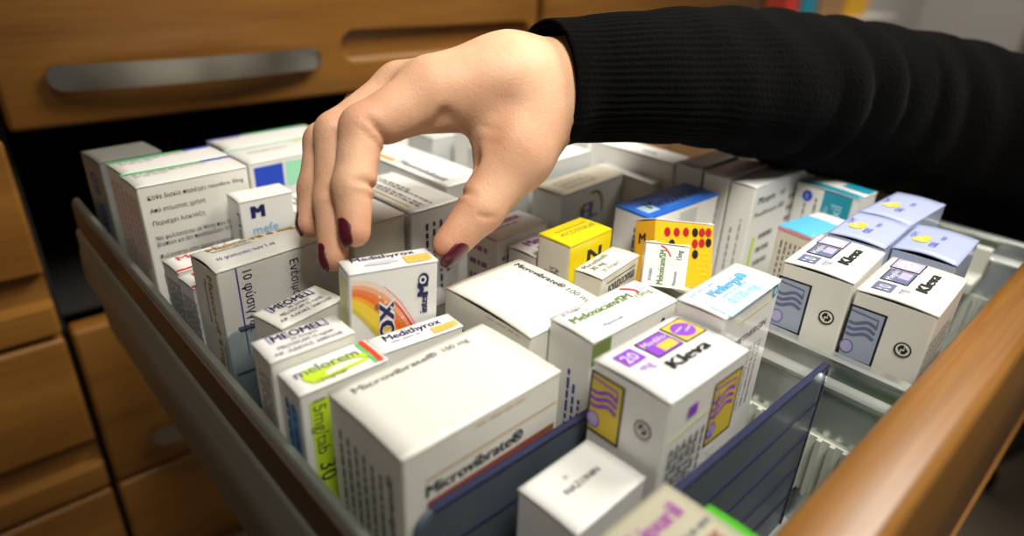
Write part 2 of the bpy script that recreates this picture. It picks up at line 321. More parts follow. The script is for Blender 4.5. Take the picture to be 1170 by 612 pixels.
def front_mesh(w_, h, groove, bev=.03, t=.17):
    bm = bmesh.new(); bmesh.ops.create_cube(bm, size=1)
    for v in bm.verts: v.co = Vector(((v.co.x+.5)*w_, (v.co.y+.5)*t, (v.co.z+.5)*h))
    bmesh.ops.bevel(bm, geom=bm.edges[:], offset=bev, segments=3, affect='EDGES', profile=.5)
    me = bpy.data.meshes.new('front_panel'); 
    for v in bm.verts: v.co *= S
    bm.to_mesh(me); bm.free()
    if groove:
        g0, g1, gz, gh = groove; rings = []
        for dy, gr in ((-.03, .035), (0, .02), (.03, .004), (.07, -.006), (.075, -.02)):
            R_ = gh/2+gr; ring = []
            for i in range(13): a = PI/2+PI*i/12; ring.append(((g0+gh/2+R_*math.cos(a))*S, dy*S, (gz+R_*math.sin(a))*S))
            for i in range(13): a = -PI/2+PI*i/12; ring.append(((g1-gh/2+R_*math.cos(a))*S, dy*S, (gz+R_*math.sin(a))*S))
            rings.append(ring)
        n = len(rings[0]); vs = [p for r_ in rings for p in r_]; fs = [list(range(n))[::-1], [4*n+j for j in range(n)]]
        for i in range(4):
            for j in range(n): fs.append((i*n+j, i*n+(j+1) % n, (i+1)*n+(j+1) % n, (i+1)*n+j))
        m2 = bpy.data.meshes.new('c'); m2.from_pydata(vs, [], fs); o2 = bpy.data.objects.new('c', m2); C.objects.link(o2); fixn(o2)
        o1 = bpy.data.objects.new('a', me); C.objects.link(o1); md = o1.modifiers.new('b', 'BOOLEAN'); md.operation = 'DIFFERENCE'; md.object = o2; md.solver = 'EXACT'
        dg = bpy.context.evaluated_depsgraph_get(); dg.update(); me = bpy.data.meshes.new_from_object(o1.evaluated_get(dg))
        bpy.data.objects.remove(o1); bpy.data.objects.remove(o2)
    me.materials.clear(); me.materials.append(M['wood']); return me
def handle_mb(x0, x1, z, hh=.15):
    q = MB(); n = 48; rings = []
    for i in range(n+1):
        t_ = .5-.5*math.cos(PI*i/n); x_ = x0+(x1-x0)*t_; arch = -.035-.10*math.sin(PI*t_)**.7
        e = min(t_, 1-t_)*(x1-x0); hz = hh/2*math.sqrt(max(0, 1-(max(0, .075-e)/.075)**2))*.999+.002
        rings.append([(x_, arch, z-hz), (x_, arch-.012, z-hz*.96), (x_, arch-.012, z+hz*.96), (x_, arch, z+hz), (x_, arch+.018, z+hz*.96), (x_, arch+.018, z-hz*.96)])
    q.loft(rings, 'steel')
    for x_ in (x0+.1, x1-.1):
        q.loft([[(x_+.03*math.cos(a*PI/4), y_, z+.03*math.sin(a*PI/4)) for a in range(8)] for y_ in (-.07, .002)], 'steel')
    return q
cpart('blackout_panel', (.355, 4.305, YF-.0+.17, 8.4, -2.19, -2.17, 'dark'))  # dark sheet added to keep the opening under the drawer black
def drawer_front(label, x0, x1, z0, z1, groove=None, handle=None, group=None):
    root = empty('cabinet_drawer', x0, YF, z0); tag(root, label, 'drawer', group)
    me = front_mesh(x1-x0, z1-z0, groove and (groove[0]-x0, groove[1]-x0, groove[2]-z0, groove[3]))
    o = bpy.data.objects.new('front_panel', me); C.objects.link(o); o.parent = root; autosmooth(o, 40)
    if handle: autosmooth(handle_mb(handle[0]-x0, handle[1]-x0, handle[2]-z0, .14).build('handle', root), 50)
    q = MB(); q.box(.1, x1-x0-.1, .17, 3.6, .12, z1-z0-.3, 'alu_dull'); q.build('drawer_box', root)
GP = .03
drawer_front('wide wooden drawer with long bow handle directly above the open drawer', .36, 4.29, -.985, .24, (2.37, 4.19, -.66, .19), (.58, 2.17, -.71))
drawer_front('wooden drawer directly below the open drawer, with a bow handle', .36, 4.29, -3.465, -2.235, (2.37, 4.19, -3.12, .19), (.62, 2.2, -3.19))
drawer_front('wooden drawer two rows below the open drawer at the bottom edge', .36, 4.29, -4.705, -3.495, (2.37, 4.19, -4.36, .19), (.62, 2.2, -4.43))
drawer_front('bottom wide wooden drawer under the open drawer column', .36, 4.29, -5.945, -4.735, (2.37, 4.19, -5.6, .19), (.62, 2.2, -5.67))
lg = lambda z: (-1.6, .9, z+.335, .2)
drawer_front('top left wooden drawer beside the handled drawer at the left edge', -3.64, .32, -.985, .24, lg(-.985))
drawer_front('left column wooden drawer level with the open drawer gap', -3.64, .32, -2.225, -1.015, lg(-2.245))
drawer_front('left column wooden drawer second from the top, with grip ledge', -3.64, .32, -3.465, -2.255, lg(-3.485))
drawer_front('left column wooden drawer in the dark bottom left corner', -3.64, .32, -4.705, -3.495, lg(-4.725))
drawer_front('lowest left column wooden drawer below the frame corner', -3.64, .32, -5.945, -4.735, lg(-5.965))
drawer_front('wooden drawer right of the groove seam above the sleeve', 4.35, 8.26, -.985, .24, (4.6, 6.2, -.66, .19))
drawer_front('right column wooden drawer hidden behind the sleeve', 4.35, 8.26, -2.225, -1.015, (4.6, 6.2, -1.9, .19))
drawer_front('wide wooden drawer of the row above the bow handle', .36, 4.29, .27, 1.47, (2.37, 4.19, .6, .19), (.58, 2.17, .55))
drawer_front('left column wooden drawer of the topmost row', -3.64, .32, .27, 1.47, lg(.25))
drawer_front('right column wooden drawer of the topmost row', 4.35, 8.26, .27, 1.47, (4.6, 6.2, .6, .19))

# ------------------------------------------------------------------ the open drawer
dr = empty('open_drawer', .36, .13, -2.24); tag(dr, 'pulled-out wooden-fronted metal drawer full of medicine boxes', 'drawer')
ox, oy, oz = .36, .13, -2.24
def dpart(name, q, sm=None):
    q.v = [(a-ox, b_-oy, c-oz) for a, b_, c in q.v]; o = q.build(name, dr)
    if sm: autosmooth(o, sm)
    return o
me = front_mesh(3.93, 1.24, None, bev=.035, t=.17); o = bpy.data.objects.new('front_panel', me); C.objects.link(o); o.parent = dr; autosmooth(o, 40)
YB = 3.46
q = MB(); q.box(.47, 4.17, .30, YB, -1.83, -1.79, 'floor_tray'); dpart('drawer_floor', q)
prof = [(.475, -1.83), (.475, -1.13), (.470, -1.12), (.452, -1.12), (.446, -1.127), (.443, -1.14), (.443, -1.262), (.430, -1.272), (.424, -1.285), (.424, -1.37), (.417, -1.385), (.412, -1.53), (.418, -1.555), (.445, -1.565), (.455, -1.83)]
q = MB(); q.extrude_y(prof, .30, YB, 'alu_dull'); dpart('side_wall', q, 30)
q = MB(); q.box(.436, .444, .31, YB-.01, -1.262, -1.138, 'wood_reflection'); dpart('reflection_strip', q)  # brown strip painted in for wood mirrored in the metal side
q = MB(); q.extrude_y([(4.6-x_, z_) for x_, z_ in prof][::-1], .30, YB, 'alu_dull'); dpart('side_wall', q, 30)
q = MB(); q.box(.46, 4.18, YB, YB+.05, -1.83, -1.5, 'dark'); dpart('back_wall', q)  # coloured near-black in place of shade at the drawer's rear
q = MB(); q.box(.36, 4.29, .114, .135, -2.238, -2.224, 'wood', .004); dpart('light_catch_lip', q)  # lip added to catch overhead light as a thin bright line
def rail(x, name):
    q = MB(); pr = []
    pr += [(x, -1.79), (x, -1.232), (x-.009, -1.222), (x-.010, -1.208), (x-.002, -1.198), (x+.014, -1.185), (x+.019, -1.16), (x+.013, -1.135), (x-.003, -1.122), (x-.006, -1.110), (x+.002, -1.102), (x+.034, -1.102), (x+.041, -1.112), (x+.041, -1.79)]
    q.extrude_y(pr, .30, YB, 'alu'); dpart(name, q, 25)
    q = MB(); y_ = .36; q.box(x-.012, x-.001, .32, 3.40, -1.63, -1.40, 'plastic_white')
    while y_ < 3.35: q.box(x-.034, x-.011, y_, y_+.016, -1.63, -1.395, 'plastic_white'); y_ += .042
    dpart('rib_strip', q)
rail(1.915, 'middle_rail'); rail(3.52, 'middle_rail')
for yy in (.46, .62):                       # white divider clips hooked on the far rail
    q = MB(); q.box(3.30, 3.515, yy, yy+.10, -1.33, -1.27, 'plastic_white', .008); q.box(3.46, 3.515, yy, yy+.10, -1.30, -1.15, 'plastic_white', .008); dpart('divider_clip', q, 40)

def divider(label, x0, x1, y, zt):
    root = empty('drawer_divider', x0, y, -1.785); tag(root, label, 'divider', 'clear plastic dividers across the drawer')
    h = zt+1.785; wd = x1-x0; q = MB(); r_ = .05; pts = [(0, 0), (wd, 0)]
    pts += [(wd-.02+.02*math.sin(a*PI/8), h-.02+.02*math.cos(a*PI/8)) for a in (4, 2, 0)] + [(r_-r_*math.sin(a*PI/12), h-r_+r_*math.cos(a*PI/12)) for a in range(0, 7)]
    q.loft([[(x_, y_, z_) for x_, z_ in pts] for y_ in (0, .014)], 'clear_plastic'); fixn(q.build('sheet', root))
    q = MB()
    for k in (1, 2, 3, 4): z_ = h*(1-k*.2); q.box(.02, wd-.02, -.004, -.001, z_, z_+.005, 'blue_edge')
    q.box(.05, wd-.02, -.003, .017, h-.001, h+.006, 'blue_edge'); q.box(wd-.03, wd-.024, -.005, -.001, .0, h-.01, 'blue_edge'); q.build('rib', root)
divider('smoky clear plastic divider right of the purple and yellow box', .56, 1.895, .53, -1.115)
divider('dark plastic divider in front of the largest white carton', .565, 1.895, .860, -1.125)
divider('bluish plastic divider tab between the two-line injection box and the small tablet boxes', .50, 1.28, 1.745, -1.06)
divider('bluish plastic divider tab behind the red-lettered boxes', .515, 1.25, 2.34, -1.05)

# ------------------------------------------------------------------ the cartons
def kleva_logo(F, u0, v0, u1, v1, fill, inkc, circ, flip=False):
    F.rect(u0-.007, v0-.007, u1+.007, v1+.007, 'black'); F.rect(u0, v0, u1, v1, fill)
    w_ = u1-u0; h = v1-v0
    F.stroke([(u0, v0+.07*h), (u1-.14*w_, v0+.11*h), (u1-.14*w_, v0+.30*h)], .007, inkc)
    for k in range(3):
        F.stroke([(u0+w_*(.02+.86*i/14), v0+h*(.27+.12*k)+h*.045*math.sin(i/14*2*PI+.5)-.02*h*i/14) for i in range(15)], .011, inkc)
    F.ell(u0+.16*w_, v0+.80*h, .021, .025, inkc).ell(u0+.16*w_, v0+.80*h, .017, .021, circ)
def green_dot(F, u, v, r_):
    F.ell(u, v, r_, r_*1.05, 'black', 24).ell(u, v, r_*.80, r_*.84, F.ground, 24)
    F.poly([(u-.62*r_, v-.1*r_), (u-.35*r_, v-.6*r_), (u+.05*r_, v-.66*r_), (u+.1*r_, v-.1*r_), (u-.25*r_, v-.1*r_), (u-.3*r_, v+.45*r_)], 'black')
    F.poly([(u+.15*r_, v-.5*r_), (u+.62*r_, v-.05*r_), (u+.35*r_, v+.5*r_), (u-.1*r_, v+.62*r_), (u-.15*r_, v+.1*r_), (u+.2*r_, v+.1*r_)], 'black')
def kleva_top(F, w_, d, c1, c2, c3, num, nm, textv):
    s = w_/.35
    F.rect(.035*s, .028, .105*s, .085, c1).text(num, .045*s, .075, .036, 'white')
    F.rect(.125*s, .026, .235*s, .108, 'black').rect(.129*s, .030, .231*s, .104, c1).rect(.165*s, .066, .226*s, .098, c3).text(nm, .132*s, .058, .020, 'white', width=.095*s)
    F.rect(.245*s, .020, .340*s, .110, 'black').rect(.249*s, .024, .336*s, .106, c3).ell(.292*s, .065, .038*s, .034, c2)
    F.stroke([(.262*s, .062), (.30*s, .055), (.29*s, .075), (.325*s, .066)], .007, 'lilac')
    F.text('mg', .05*s, .118, .026, c1).text('Kleva', .118*s, textv, .036, 'black', width=.165*s, bold=3)
def p_kl1(f):
    w_ = f['top'].W; kleva_top(f['top'], w_, f['top'].H, 'purple', 'purple', 'mustard', '20', 'Medilo', .160)
    f['left'].ground = 'white'; kleva_logo(f['left'], .004, .034, .098, .205, 'mustard', 'purple', 'lilac'); green_dot(f['left'], .168, .112, .025)
    F = f['front']; kleva_logo(F, .205, .045, .325, .235, 'mustard', 'purple', 'lilac')
    F.rect(.085, .05, .125, .085, 'purple').stroke([(.02, .125), (.19, .105)], .005, 'paleyellow').text('Kleva', .232, .215, .020, 'purple', rot=90, width=.14)
    for k in range(4): F.text('OMEPRAZOLE', .055+.028*k, .36+.004*k, .014, 'ink', rot=90, width=.20)
    F.lines(.02, .15, .19, .52, 6, 'greyink', vert=True)
    for i, j in ((0, 0), (1, 0), (1, 1), (0, 2)): F.ell(.225+.018*i, .262+.018*j, .0045, .0045, 'braille', 8)
def p_k(f):
    w_ = f['top'].W; kleva_top(f['top'], w_, f['top'].H, 'slate', 'lavender', 'lilac', '10', 'Megilo', .165)
    f['left'].ground = 'ivory'; kleva_logo(f['left'], .004, .058, .098, .232, 'logogrey', 'slate', 'lilac'); green_dot(f['left'], .170, .14, .024)
    f['front'].lines(.03, .10, w_-.03, .5, 14, 'greyink', th=.3)
carton('kl1', 'white carton with purple and yellow logo squares and a yellow logo panel', 'white', 'white', p_kl1, bulge=.006)
carton('K2', 'white carton with grey-blue wave logo, the twin farther from the wooden drawer front', 'ivory', 'white', p_k, bulge=.007)
carton('K3', 'white carton with grey-blue wave logo, the one nearest the wooden drawer front', 'ivory', 'ivory', p_k, bulge=.007)
def p_mv1(f):
    f['top'].text('Microvibrate®', .045, .050, .024, 'greyink', width=.25, bold=1).text('100 mg', .315, .050, .022, 'greyink')
    F = f['front']; F.rect(.055, .088, .48, .093, 'tan').text('Microvibrate®', .058, .142, .036, 'ink', width=.30, bold=2)
    F.poly([(.06, .155), (.475, .155), (.475, .185), (.06, .185)], 'brownred').lines(.20, .012, .36, .026, 1, 'tan').lines(.05, .25, .45, .7, 14, 'greyink', fill=.8)
    L = f['left']; L.text('Microvibrate®', .262, .38, .026, 'ink', rot=90, width=.30, bold=1)
    for k in range(6): L.lines(.035+.034*k, .08+.004*k, .052+.034*k, .55, 1, 'greyink', th=.6, vert=True, fill=1)
carton('mv1', 'largest white carton with bold dark name on its front, beside the left drawer side', 'ivory', 'ivory', p_mv1, bulge=.006)
def p_mv2(f):
    f['top'].text('Microvibrate®', .268, .030, .026, 'ink', rot=-90, width=.22, bold=1).text('100 mg', .268, .265, .026, 'greyink', rot=-90)
    f['left'].lines(.20, .012, .34, .022, 1, 'tan').lines(.05, .1, .4, .6, 12, 'greyink')
carton('mv2', 'broad white carton with dark name along one edge, right of the held one', 'ivory', 'ivory', p_mv2, bulge=.010)
def p_white(f):
    f['top'].text('¤', .10, .060, .016, 'greyink').text('NAZONIN', .068, .095, .018, 'greyink', width=.12, bold=1)
carton('white', 'plain white carton with one small grey word, at the bottom edge beside the beige box', 'white', 'white', p_white)
BX['beige'] = (.735, .315, .225, .195, .0, 1.0)
def p_beige(f): f['top'].text('Lipuril', .045, .075, .042, 'plum', width=.14, bold=2).text('20 mg', .10, .155, .028, 'brownred', bold=1).lines(.10, .10, .21, .13, 1, 'greyink')
carton('beige', 'beige carton with blurred purple lettering at the bottom edge', 'beige', 'beige', p_beige)
BX['vgreen'] = (.975, .315, .155, .165, .0, 1.15)
carton('vgreen', 'vivid green carton with an orange dot, beside the beige carton', 'vgreen', 'vgreen', lambda f: f['top'].ell(.06, .05, .013, .010, 'orangeink'))
def p_mel(f):
    T = f['top']; T.text('30 δισκία', .030, .022, .014, 'blueink').text('Meloxicam/SM', .028, .070, .030, 'greenink', width=.25, bold=1).text('15mg', .285, .085, .024, 'greenink').text('Meloxicam', .085, .130, .014, 'blueink', width=.08)
    T.stroke([(.285+.03*math.sin(a/8*PI*.7), .012+.055*a/8) for a in range(9)], .008, 'red')
    f['front'].rect(0, .006, .075, .075, 'olive').ell(.31, .055, .012, .02, 'navy')
    for k in range(3): f['left'].lines(.08+.022*k, .12+.04*k, .09+.022*k, .5, 1, 'blueink', th=.9, vert=True, fill=1)
carton('mel', 'upright white carton with green lettering and red arc, behind the purple and yellow logo carton', 'white', 'white', p_mel)
def p_met(f):
    T = f['top']; T.rect(.02, .090, .33, .157, 'ltblue').text('Methergin®', .085, .075, .036, 'skyink', width=.20, bold=2).text('0,125 mg', .09, .130, .028, 'skyink', width=.15, bold=1).lines(.10, .082, .25, .094, 1, 'skyink').lines(.03, .02, .17, .03, 1, 'skyink')
    F = f['front']; F.stroke([(.09, .052), (.29, .052)], .006, 'paleyellow').text('METHERGIN', .10, .135, .024, 'greyink', width=.20, bold=1)
    F.ell(.320, .028, .017, .021, 'teal').ell(.320, .028, .008, .012, 'ltblue')
    for k in range(5): F.text('METHERGIN 0,125', .16+.033*k, .42, .018, 'greyink', rot=90, width=.24)
    F.rect(.1, .16, .15, .40, 'logogrey')
carton('met', 'white carton with light blue lettering on a pale blue band, left of the aluminium rail', 'white', 'white', p_met)
def p_melorem(f):
    T = f['top']; T.stroke([(.045+.19*i/10, .088-.05*math.sin(i/10*2.6)+.02*i/10) for i in range(11)], .020, 'lime').stroke([(.05+.16*i/8, .098-.012*i/8) for i in range(9)], .012, 'lime').ell(.065, .068, .030, .034, 'lime')
    T.text('melorem', .024, .060, .036, 'greyink', width=.175, bold=1).text('15mg/tab', .060, .105, .014, 'ink', width=.08)
    T.rect(.214, .004, .222, .118, 'green').rect(.224, .004, .240, .118, 'red')
    f['front'].rect(.022, .03, .12, .6, 'lime').text('15mg/tab', .030, .03, .036, 'ink', rot=-90, width=.17).text('30', .03, .23, .05, 'ink', rot=-90)
    f['left'].rect(.045, .06, .10, .36, 'skyink').lines(.02, .05, .10, .5, 2, 'blueink', vert=True)
carton('melorem', 'white carton with grey lettering over a lime green swoosh and red stripe', 'white', 'white', p_melorem, bulge=.0015)
def p_meo(f):
    T = f['top']; w_ = T.W
    T.text('MEOMEL', .045, .040, .032, 'navy', width=w_*.62, bold=1).stroke([(.050, .006), (.036, .006), (.036, .044), (.044, .044)], .003, 'blueink').stroke([(w_-.048, .006), (w_-.036, .006), (w_-.036, .044), (w_-.044, .044)], .003, 'blueink')
    T.text('30 δισκία', w_*.36, .060, .013, 'navy').text('MELOXICAM 15 mg/tab', .040, .083, .015, 'navy', width=w_*.66).text('ΑΡ. ΑΔΕΙΑΣ 20802/08', .020, .108, .013, 'navy', width=w_*.80)
    f['left'].lines(.03, .06, .10, .55, 4, 'greyink', vert=True)
carton('meo1', 'small white carton with bracketed navy capitals, directly behind the lime swoosh carton', 'ivory', 'white', p_meo, bulge=.0015)
carton('meo2', 'small white carton with bracketed navy capitals, the rear twin nearer the injection carton', 'ivory', 'ivory', p_meo, bulge=.0015)
def p_medi(f):
    T = f['top']; w_ = T.W
    T.text('Medithyrox', .04, .040, .030, 'navy', width=w_*.68, bold=1).lines(.05, .05, .14, .058, 1, 'blueink').rect(w_*.66, .048, w_*.97, .078, 'peach').text('50 mcg', w_*.72, .072, .018, 'orangeink', width=.05)
carton('medflat', 'white carton top with navy name and orange tag, low behind the largest carton', 'white', 'white', p_medi, bulge=.0015)
def p_held(f):
    T = f['top']; w_ = T.W
    T.text('Medithyrox', .03, .034, .028, 'navy', width=w_*.72, bold=1).poly([(.05, .070), (.07, .056), (.13, .050), (.16, .066), (.12, .075)], 'silver').rect(w_*.66, .045, w_*.96, .092, 'peach').text('50 mcg', w_*.72, .078, .018, 'orangeink', width=.055)
    F = f['front']
    cu = lambda v0, ue, ve, ex: [(.006+(ue-.006)*t, v0+(ve-v0)*t**ex) for t in [k/14 for k in range(15)]]
    bands = [(.020, .222, .265, 2.3, 'pinkish'), (.034, .216, .27, 2.1, 'peach2'), (.046, .208, .27, 1.9, 'flame1'), (.056, .196, .27, 1.75, 'flame2'), (.066, .180, .27, 1.6, 'flame3'), (.074, .166, .27, 1.45, 'gold'), (.102, .128, .27, 1.2, 'ochre'), (.116, .112, .27, 1.15, None)]
    for a, b_ in zip(bands[:-1], bands[1:]):
        A = cu(*a[:4]); B = cu(*b_[:4])
        for k in range(14): F.poly([A[k], A[k+1], B[k+1], B[k]], a[4]); F.k -= 1
    F.k += 1
    F.stroke(cu(.02, .222, .262, 2.3)[6:], .004, 'pink').stroke(cu(.03, .216, .265, 2.1)[8:], .006, 'red')
    F.text('MedithyrOX', .130, .50, .050, 'white', rot=90, width=.395, bold=9).text('MedithyrOX', .128, .50, .046, 'navy', rot=90, width=.392, bold=4).text('®', .090, .125, .020, 'navy', rot=90)
    F.text('inter', .232, .160, .026, 'navy', rot=90, width=.060, bold=2).text('M', .234, .102, .036, 'navy', rot=90, width=.036, bold=4).ell(.219, .052, .017, .022, 'navy').ell(.217, .052, .011, .013, 'white').ell(.217, .052, .006, .007, 'navy')
    for i, j in ((0, 0), (0, 1), (1, 0), (1, 2), (2, 1), (2, 3), (4, 0), (4, 2), (5, 3), (4, 5), (5, 4)): F.ell(.085+.017*i, .062+.02*j, .0034, .0040, 'braille', 8)
    f['left'].rect(.02, .03, .07, .6, 'paleyellow')
from mathutils import Quaternion
hx, hy, hz = .885, 1.405, -.815
_hm = Matrix.Translation(W(hx, hy, hz)) @ Matrix.Rotation(math.radians(-12), 4, 'Z') @ Matrix.Rotation(math.radians(2.5), 4, 'Y') @ Matrix.Rotation(math.radians(-1), 4, 'X') @ Matrix.Translation((-.1325*S, 0, -.76*S))
carton('held', 'white carton with orange and yellow flame, pinched by the fingers', 'white', 'white', p_held, pose=_hm, size=(.265, .10, .76), bulge=.003)
def p_musco(f):
    T = f['top']; T.text('Musco-ril 4 mg', .045, .040, .034, 'goldink', width=.30, bold=2).text('Θειοκολχικοσίδη', .045, .066, .016, 'navy', width=.13).text('10 φύσιγγες των 2 ml', .035, .125, .018, 'blueink', width=.19)
    F = f['front']; F.stroke([(.060, .004), (.060, .32)], .005, 'blueink').text('10 φύσιγγες', .078, .022, .032, 'navy', rot=-90, width=.215).text('Ενέσιμο διάλυμα', .238, .035, .031, 'navy', rot=-90, width=.29)
    for i, j in ((0, 0), (1, 0), (0, 1), (3, 0), (3, 1), (4, 1), (6, 0), (7, 2), (1, 2)): F.ell(.32+.014*i, .12+.018*j, .004, .0045, 'braille', 8)
    F.text('ενδομυϊκή', .425, .13, .03, 'navy', rot=-90, width=.2)
    L = f['left']; L.text('Musco-ril 4 mg', .105, .03, .034, 'goldink', rot=-90, width=.33, bold=1).text('Thiocolchicoside', .075, .05, .016, 'navy', rot=-90, width=.16)
carton('musco', 'large white injection carton with two rotated blue Greek lines under the fingertips', 'ivory', 'ivory', p_musco, bulge=.012)
def p_red(f):
    f['top'].text('Mesulid', .04, .05, .038, 'red', width=.18, bold=1).rect(0, f['top'].H-.012, f['top'].W, f['top'].H-.002, 'red'); f['left'].lines(.02, .05, .13, .55, 7, 'greyink', vert=True)
carton('red1', 'white carton with red lettering, the rear one left of the injection carton', 'white', 'white', p_red)
carton('red2', 'white carton with red line, front one left of the injection carton', 'white', 'white', p_red)
def p_A1(f):
    T = f['top']; w_ = T.W; T.rect(0, .004, w_*.72, .026, 'green').rect(w_*.72, .004, w_, .026, 'royal').lines(.03, .04, .2, .06, 1, 'greyink').lines(.2, .04, .33, .06, 1, 'pink').lines(.03, .07, .15, .085, 1, 'greyink')
    F = f['front']; t = ['Κάθε δισκίο περιέχει: raloxifene 30mg', 'Από στόματος χρήση', 'Περιέχει λακτόζη', 'Να φυλάσσεται σε θέση που δεν', 'βλέπουν και δεν προσεγγίζουν τα παιδιά', 'Φυλάσσεται στην αρχική συσκευασία', 'για να προστατεύεται από την υγρασία', 'Διαβάστε το φύλλο οδηγιών χρήσης', 'πριν από την χρήση', 'Το προϊόν αυτό χορηγείται μόνο', 'με ιατρική συνταγή']
    wd = [.36, .20, .19, .30, .33, .31, .35, .31, .18, .32, .2]; vv = [.055, .105, .155, .215, .24, .29, .315, .365, .39, .44, .465]
    for s_, a, b_ in zip(t, wd, vv): F.text(s_, .03, b_, .017, 'ink', width=a)
    f['left'].lines(.03, .05, .16, .5, 3, 'pink', vert=True)
carton('A1', 'tall white carton with a face full of Greek text and green-blue stripe', 'ivory', 'white', p_A1)
carton('A2', 'white carton with green and blue edge stripe, behind the Greek text carton', 'ivory', 'white', p_A1)
BX['A3'] = (.53, 3.13, .26, .22, .10, .88)
carton('A3', 'white carton coloured dark for shade, with vertical blue lettering, rearmost in the left corner', 'shaded_card', 'shaded_card', lambda f: f['left'].text('Evista 60', .15, .45, .09, 'blueink', rot=90, width=.38, bold=1).rect(.02, .5, .2, .75, 'mint'))  # dark card colour stands in for shade in this corner
def p_A4(f):
    T = f['top']; w_ = T.W; T.lines(.07, .10, .28, .125, 1, 'greyink').rect(0, .002, w_, .02, 'mint').rect(w_*.72, .03, w_*.9, .06, 'paleyellow')
    f['front'].rect(.02, .022, .165, .14, 'royal').rect(.18, .022, w_-.01, .14, 'mint')
carton('A4', 'white carton with blue and green square panels on its front', 'white', 'white', p_A4)
def p_A5(f):
    T = f['top']; w_ = T.W; T.rect(0, .002, w_*.33, .022, 'royal').rect(w_*.33, .002, w_, .022, 'green').lines(.05, .04, .2, .06, 1, 'greyink'); f['left'].rect(.02, .02, .19, .2, 'lavender')
carton('A5', 'white carton with blue and green rear edge, behind the blue square panels', 'white', 'white', p_A5)
def p_A6(f):
    f['front'].text('M', .045, .075, .052, 'navy', bold=4).text('mefe', .040, .14, .035, 'skyink', width=.10); f['left'].text('Mefoxil', .09, .05, .03, 'blueink', rot=-90, width=.25)
carton('A6', 'white carton with a big dark blue M on its front', 'white', 'white', p_A6)
def p_A7(f):
    f['top'].lines(.03, .02, .10, .20, 2, 'greyink', vert=True).lines(.12, .02, .2, .2, 2, 'greyink', vert=True); f['left'].rect(0, .04, f['left'].W, .05, 'paleyellow').text('AL', .03, .10, .035, 'ink')
carton('A7', 'white carton with a yellow line down its side, right of the M carton', 'white', 'white', p_A7)
def p_D(f):
    f['top'].text('Mucothiol®', .018, .034, .022, 'ink', width=.15).text('30 mg', .028, .062, .022, 'ink').text('20 δισκία', .045, .092, .018, 'greyink')
    F = f['front']; F.text('mucothiol', .225, .042, .045, 'ink', rot=180, width=.175, bold=1).stroke([(.03, .028), (.23, .028)], .003, 'ink')
carton('D', 'small cream carton reading 30 mg, in front of the yellow carton', 'cream', 'cream', p_D)
def p_yel(f):
    f['top'].rect(.0, .0, f['top'].W, f['top'].H, 'yellow').text('MYCO-SYNALAR', .040, .085, .026, 'ink', width=.185).text('fluocinolone acetonide', .045, .045, .014, 'ink', width=.17)
    F = f['front']; F.rect(0, .005, F.W, .6, 'yellow').text('N', .105, .098, .058, 'ink', bold=3, width=.075)
    L = f['left']; L.text('Αρ. Αδ.', .085, .10, .020, 'ink', rot=-90).text('33335', .062, .10, .020, 'ink', rot=-90).text('Λ', .04, .12, .02, 'ink', rot=-90)
carton('yel', 'bright yellow topped carton with a black N on its front', 'cream', 'yellow', p_yel, bulge=.0015)
def p_blue(f):
    T = f['top']; T.rect(0, 0, T.W, T.H, 'blue').rect(.035, .075, .11, .140, 'ltblue').text('Minoxitan', .085, .115, .062, 'ink', width=.33, bold=2).lines(.16, .128, .40, .145, 1, 'sky')
    f['left'].lines(.1, .06, .14, .4, 2, 'ink', vert=True); f['front'].rect(.2, .02, .32, .10, 'grey_card')
carton('blue', 'carton with a bright blue lid and dark blurred lettering', 'white', 'blue', p_blue, bulge=.001)
def p_EI(f):
    F = f['front']; F.text('EL', .15, .16, .085, 'slate', bold=4, width=.12); F.stroke([(.24+.075*math.cos(a), .12+.085*math.sin(a)) for a in [-PI*.6+i*.17 for i in range(14)]], .012, 'olive').ell(.145, .085, .010, .010, 'lime')
    f['top'].frame(.08, .05, .30, .13, .005, 'brownred').lines(.1, .07, .28, .11, 2, 'greyink')
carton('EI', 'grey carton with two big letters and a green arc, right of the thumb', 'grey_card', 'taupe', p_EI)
def p_pur(f):
    f['top'].text('Mevelex', .05, .065, .048, 'plum', width=.19, bold=2).lines(.06, .08, .22, .10, 1, 'plum'); f['left'].lines(.02, .03, .12, .4, 6, 'plum')
    f['front'].lines(.03, .06, .2, .3, 5, 'plum')
PUR1 = (1.4684, 1.6251, 0.2905, 0.1634, 0.0737, 0.97)
PUR2 = (1.5289, 1.4806, 0.1961, 0.1692, 0.0847, 1.0)
BX['pur1'] = PUR1; BX['pur2'] = PUR2[:3]+(.135,)+PUR2[4:]
carton('pur1', 'white carton with purple lettering, the rear one under the thumb', 'white', 'white', p_pur)
carton('pur2', 'white carton with purple lettering, left of the yellow carton', 'white', 'white', p_pur)
def p_G3(f):
    F = f['front']; F.text('Moxyre', .045, .085, .036, 'ink', width=.15, bold=1).text('tab', .24, .08, .032, 'greyink').text('Moxifloxacin 500', .035, .145, .026, 'ink', width=.27).rect(.06, .24, .085, .45, 'lime').lines(.12, .22, .24, .42, 3, 'greyink')
    f['left'].lines(.03, .2, .05, .5, 1, 'greyink', vert=True).lines(.07, .15, .085, .5, 1, 'greyink', vert=True)
carton('G3', 'tall white carton with two blurred dark lines of lettering, right of the dotted orange box', 'white', 'white', p_G3)
BX['G2'] = (2.50, 1.295, .33, .125, .0126, .84); BX['G1'] = (2.49, 1.430, .33, .125, .0126, .83); BX['G4'] = (2.84, 1.18, .20, .20, .01, .86)
carton('G2', 'tall white carton directly behind the one with two dark lines', 'white', 'white', lambda f: f['left'].lines(.04, .1, .1, .5, 2, 'greyink', vert=True))
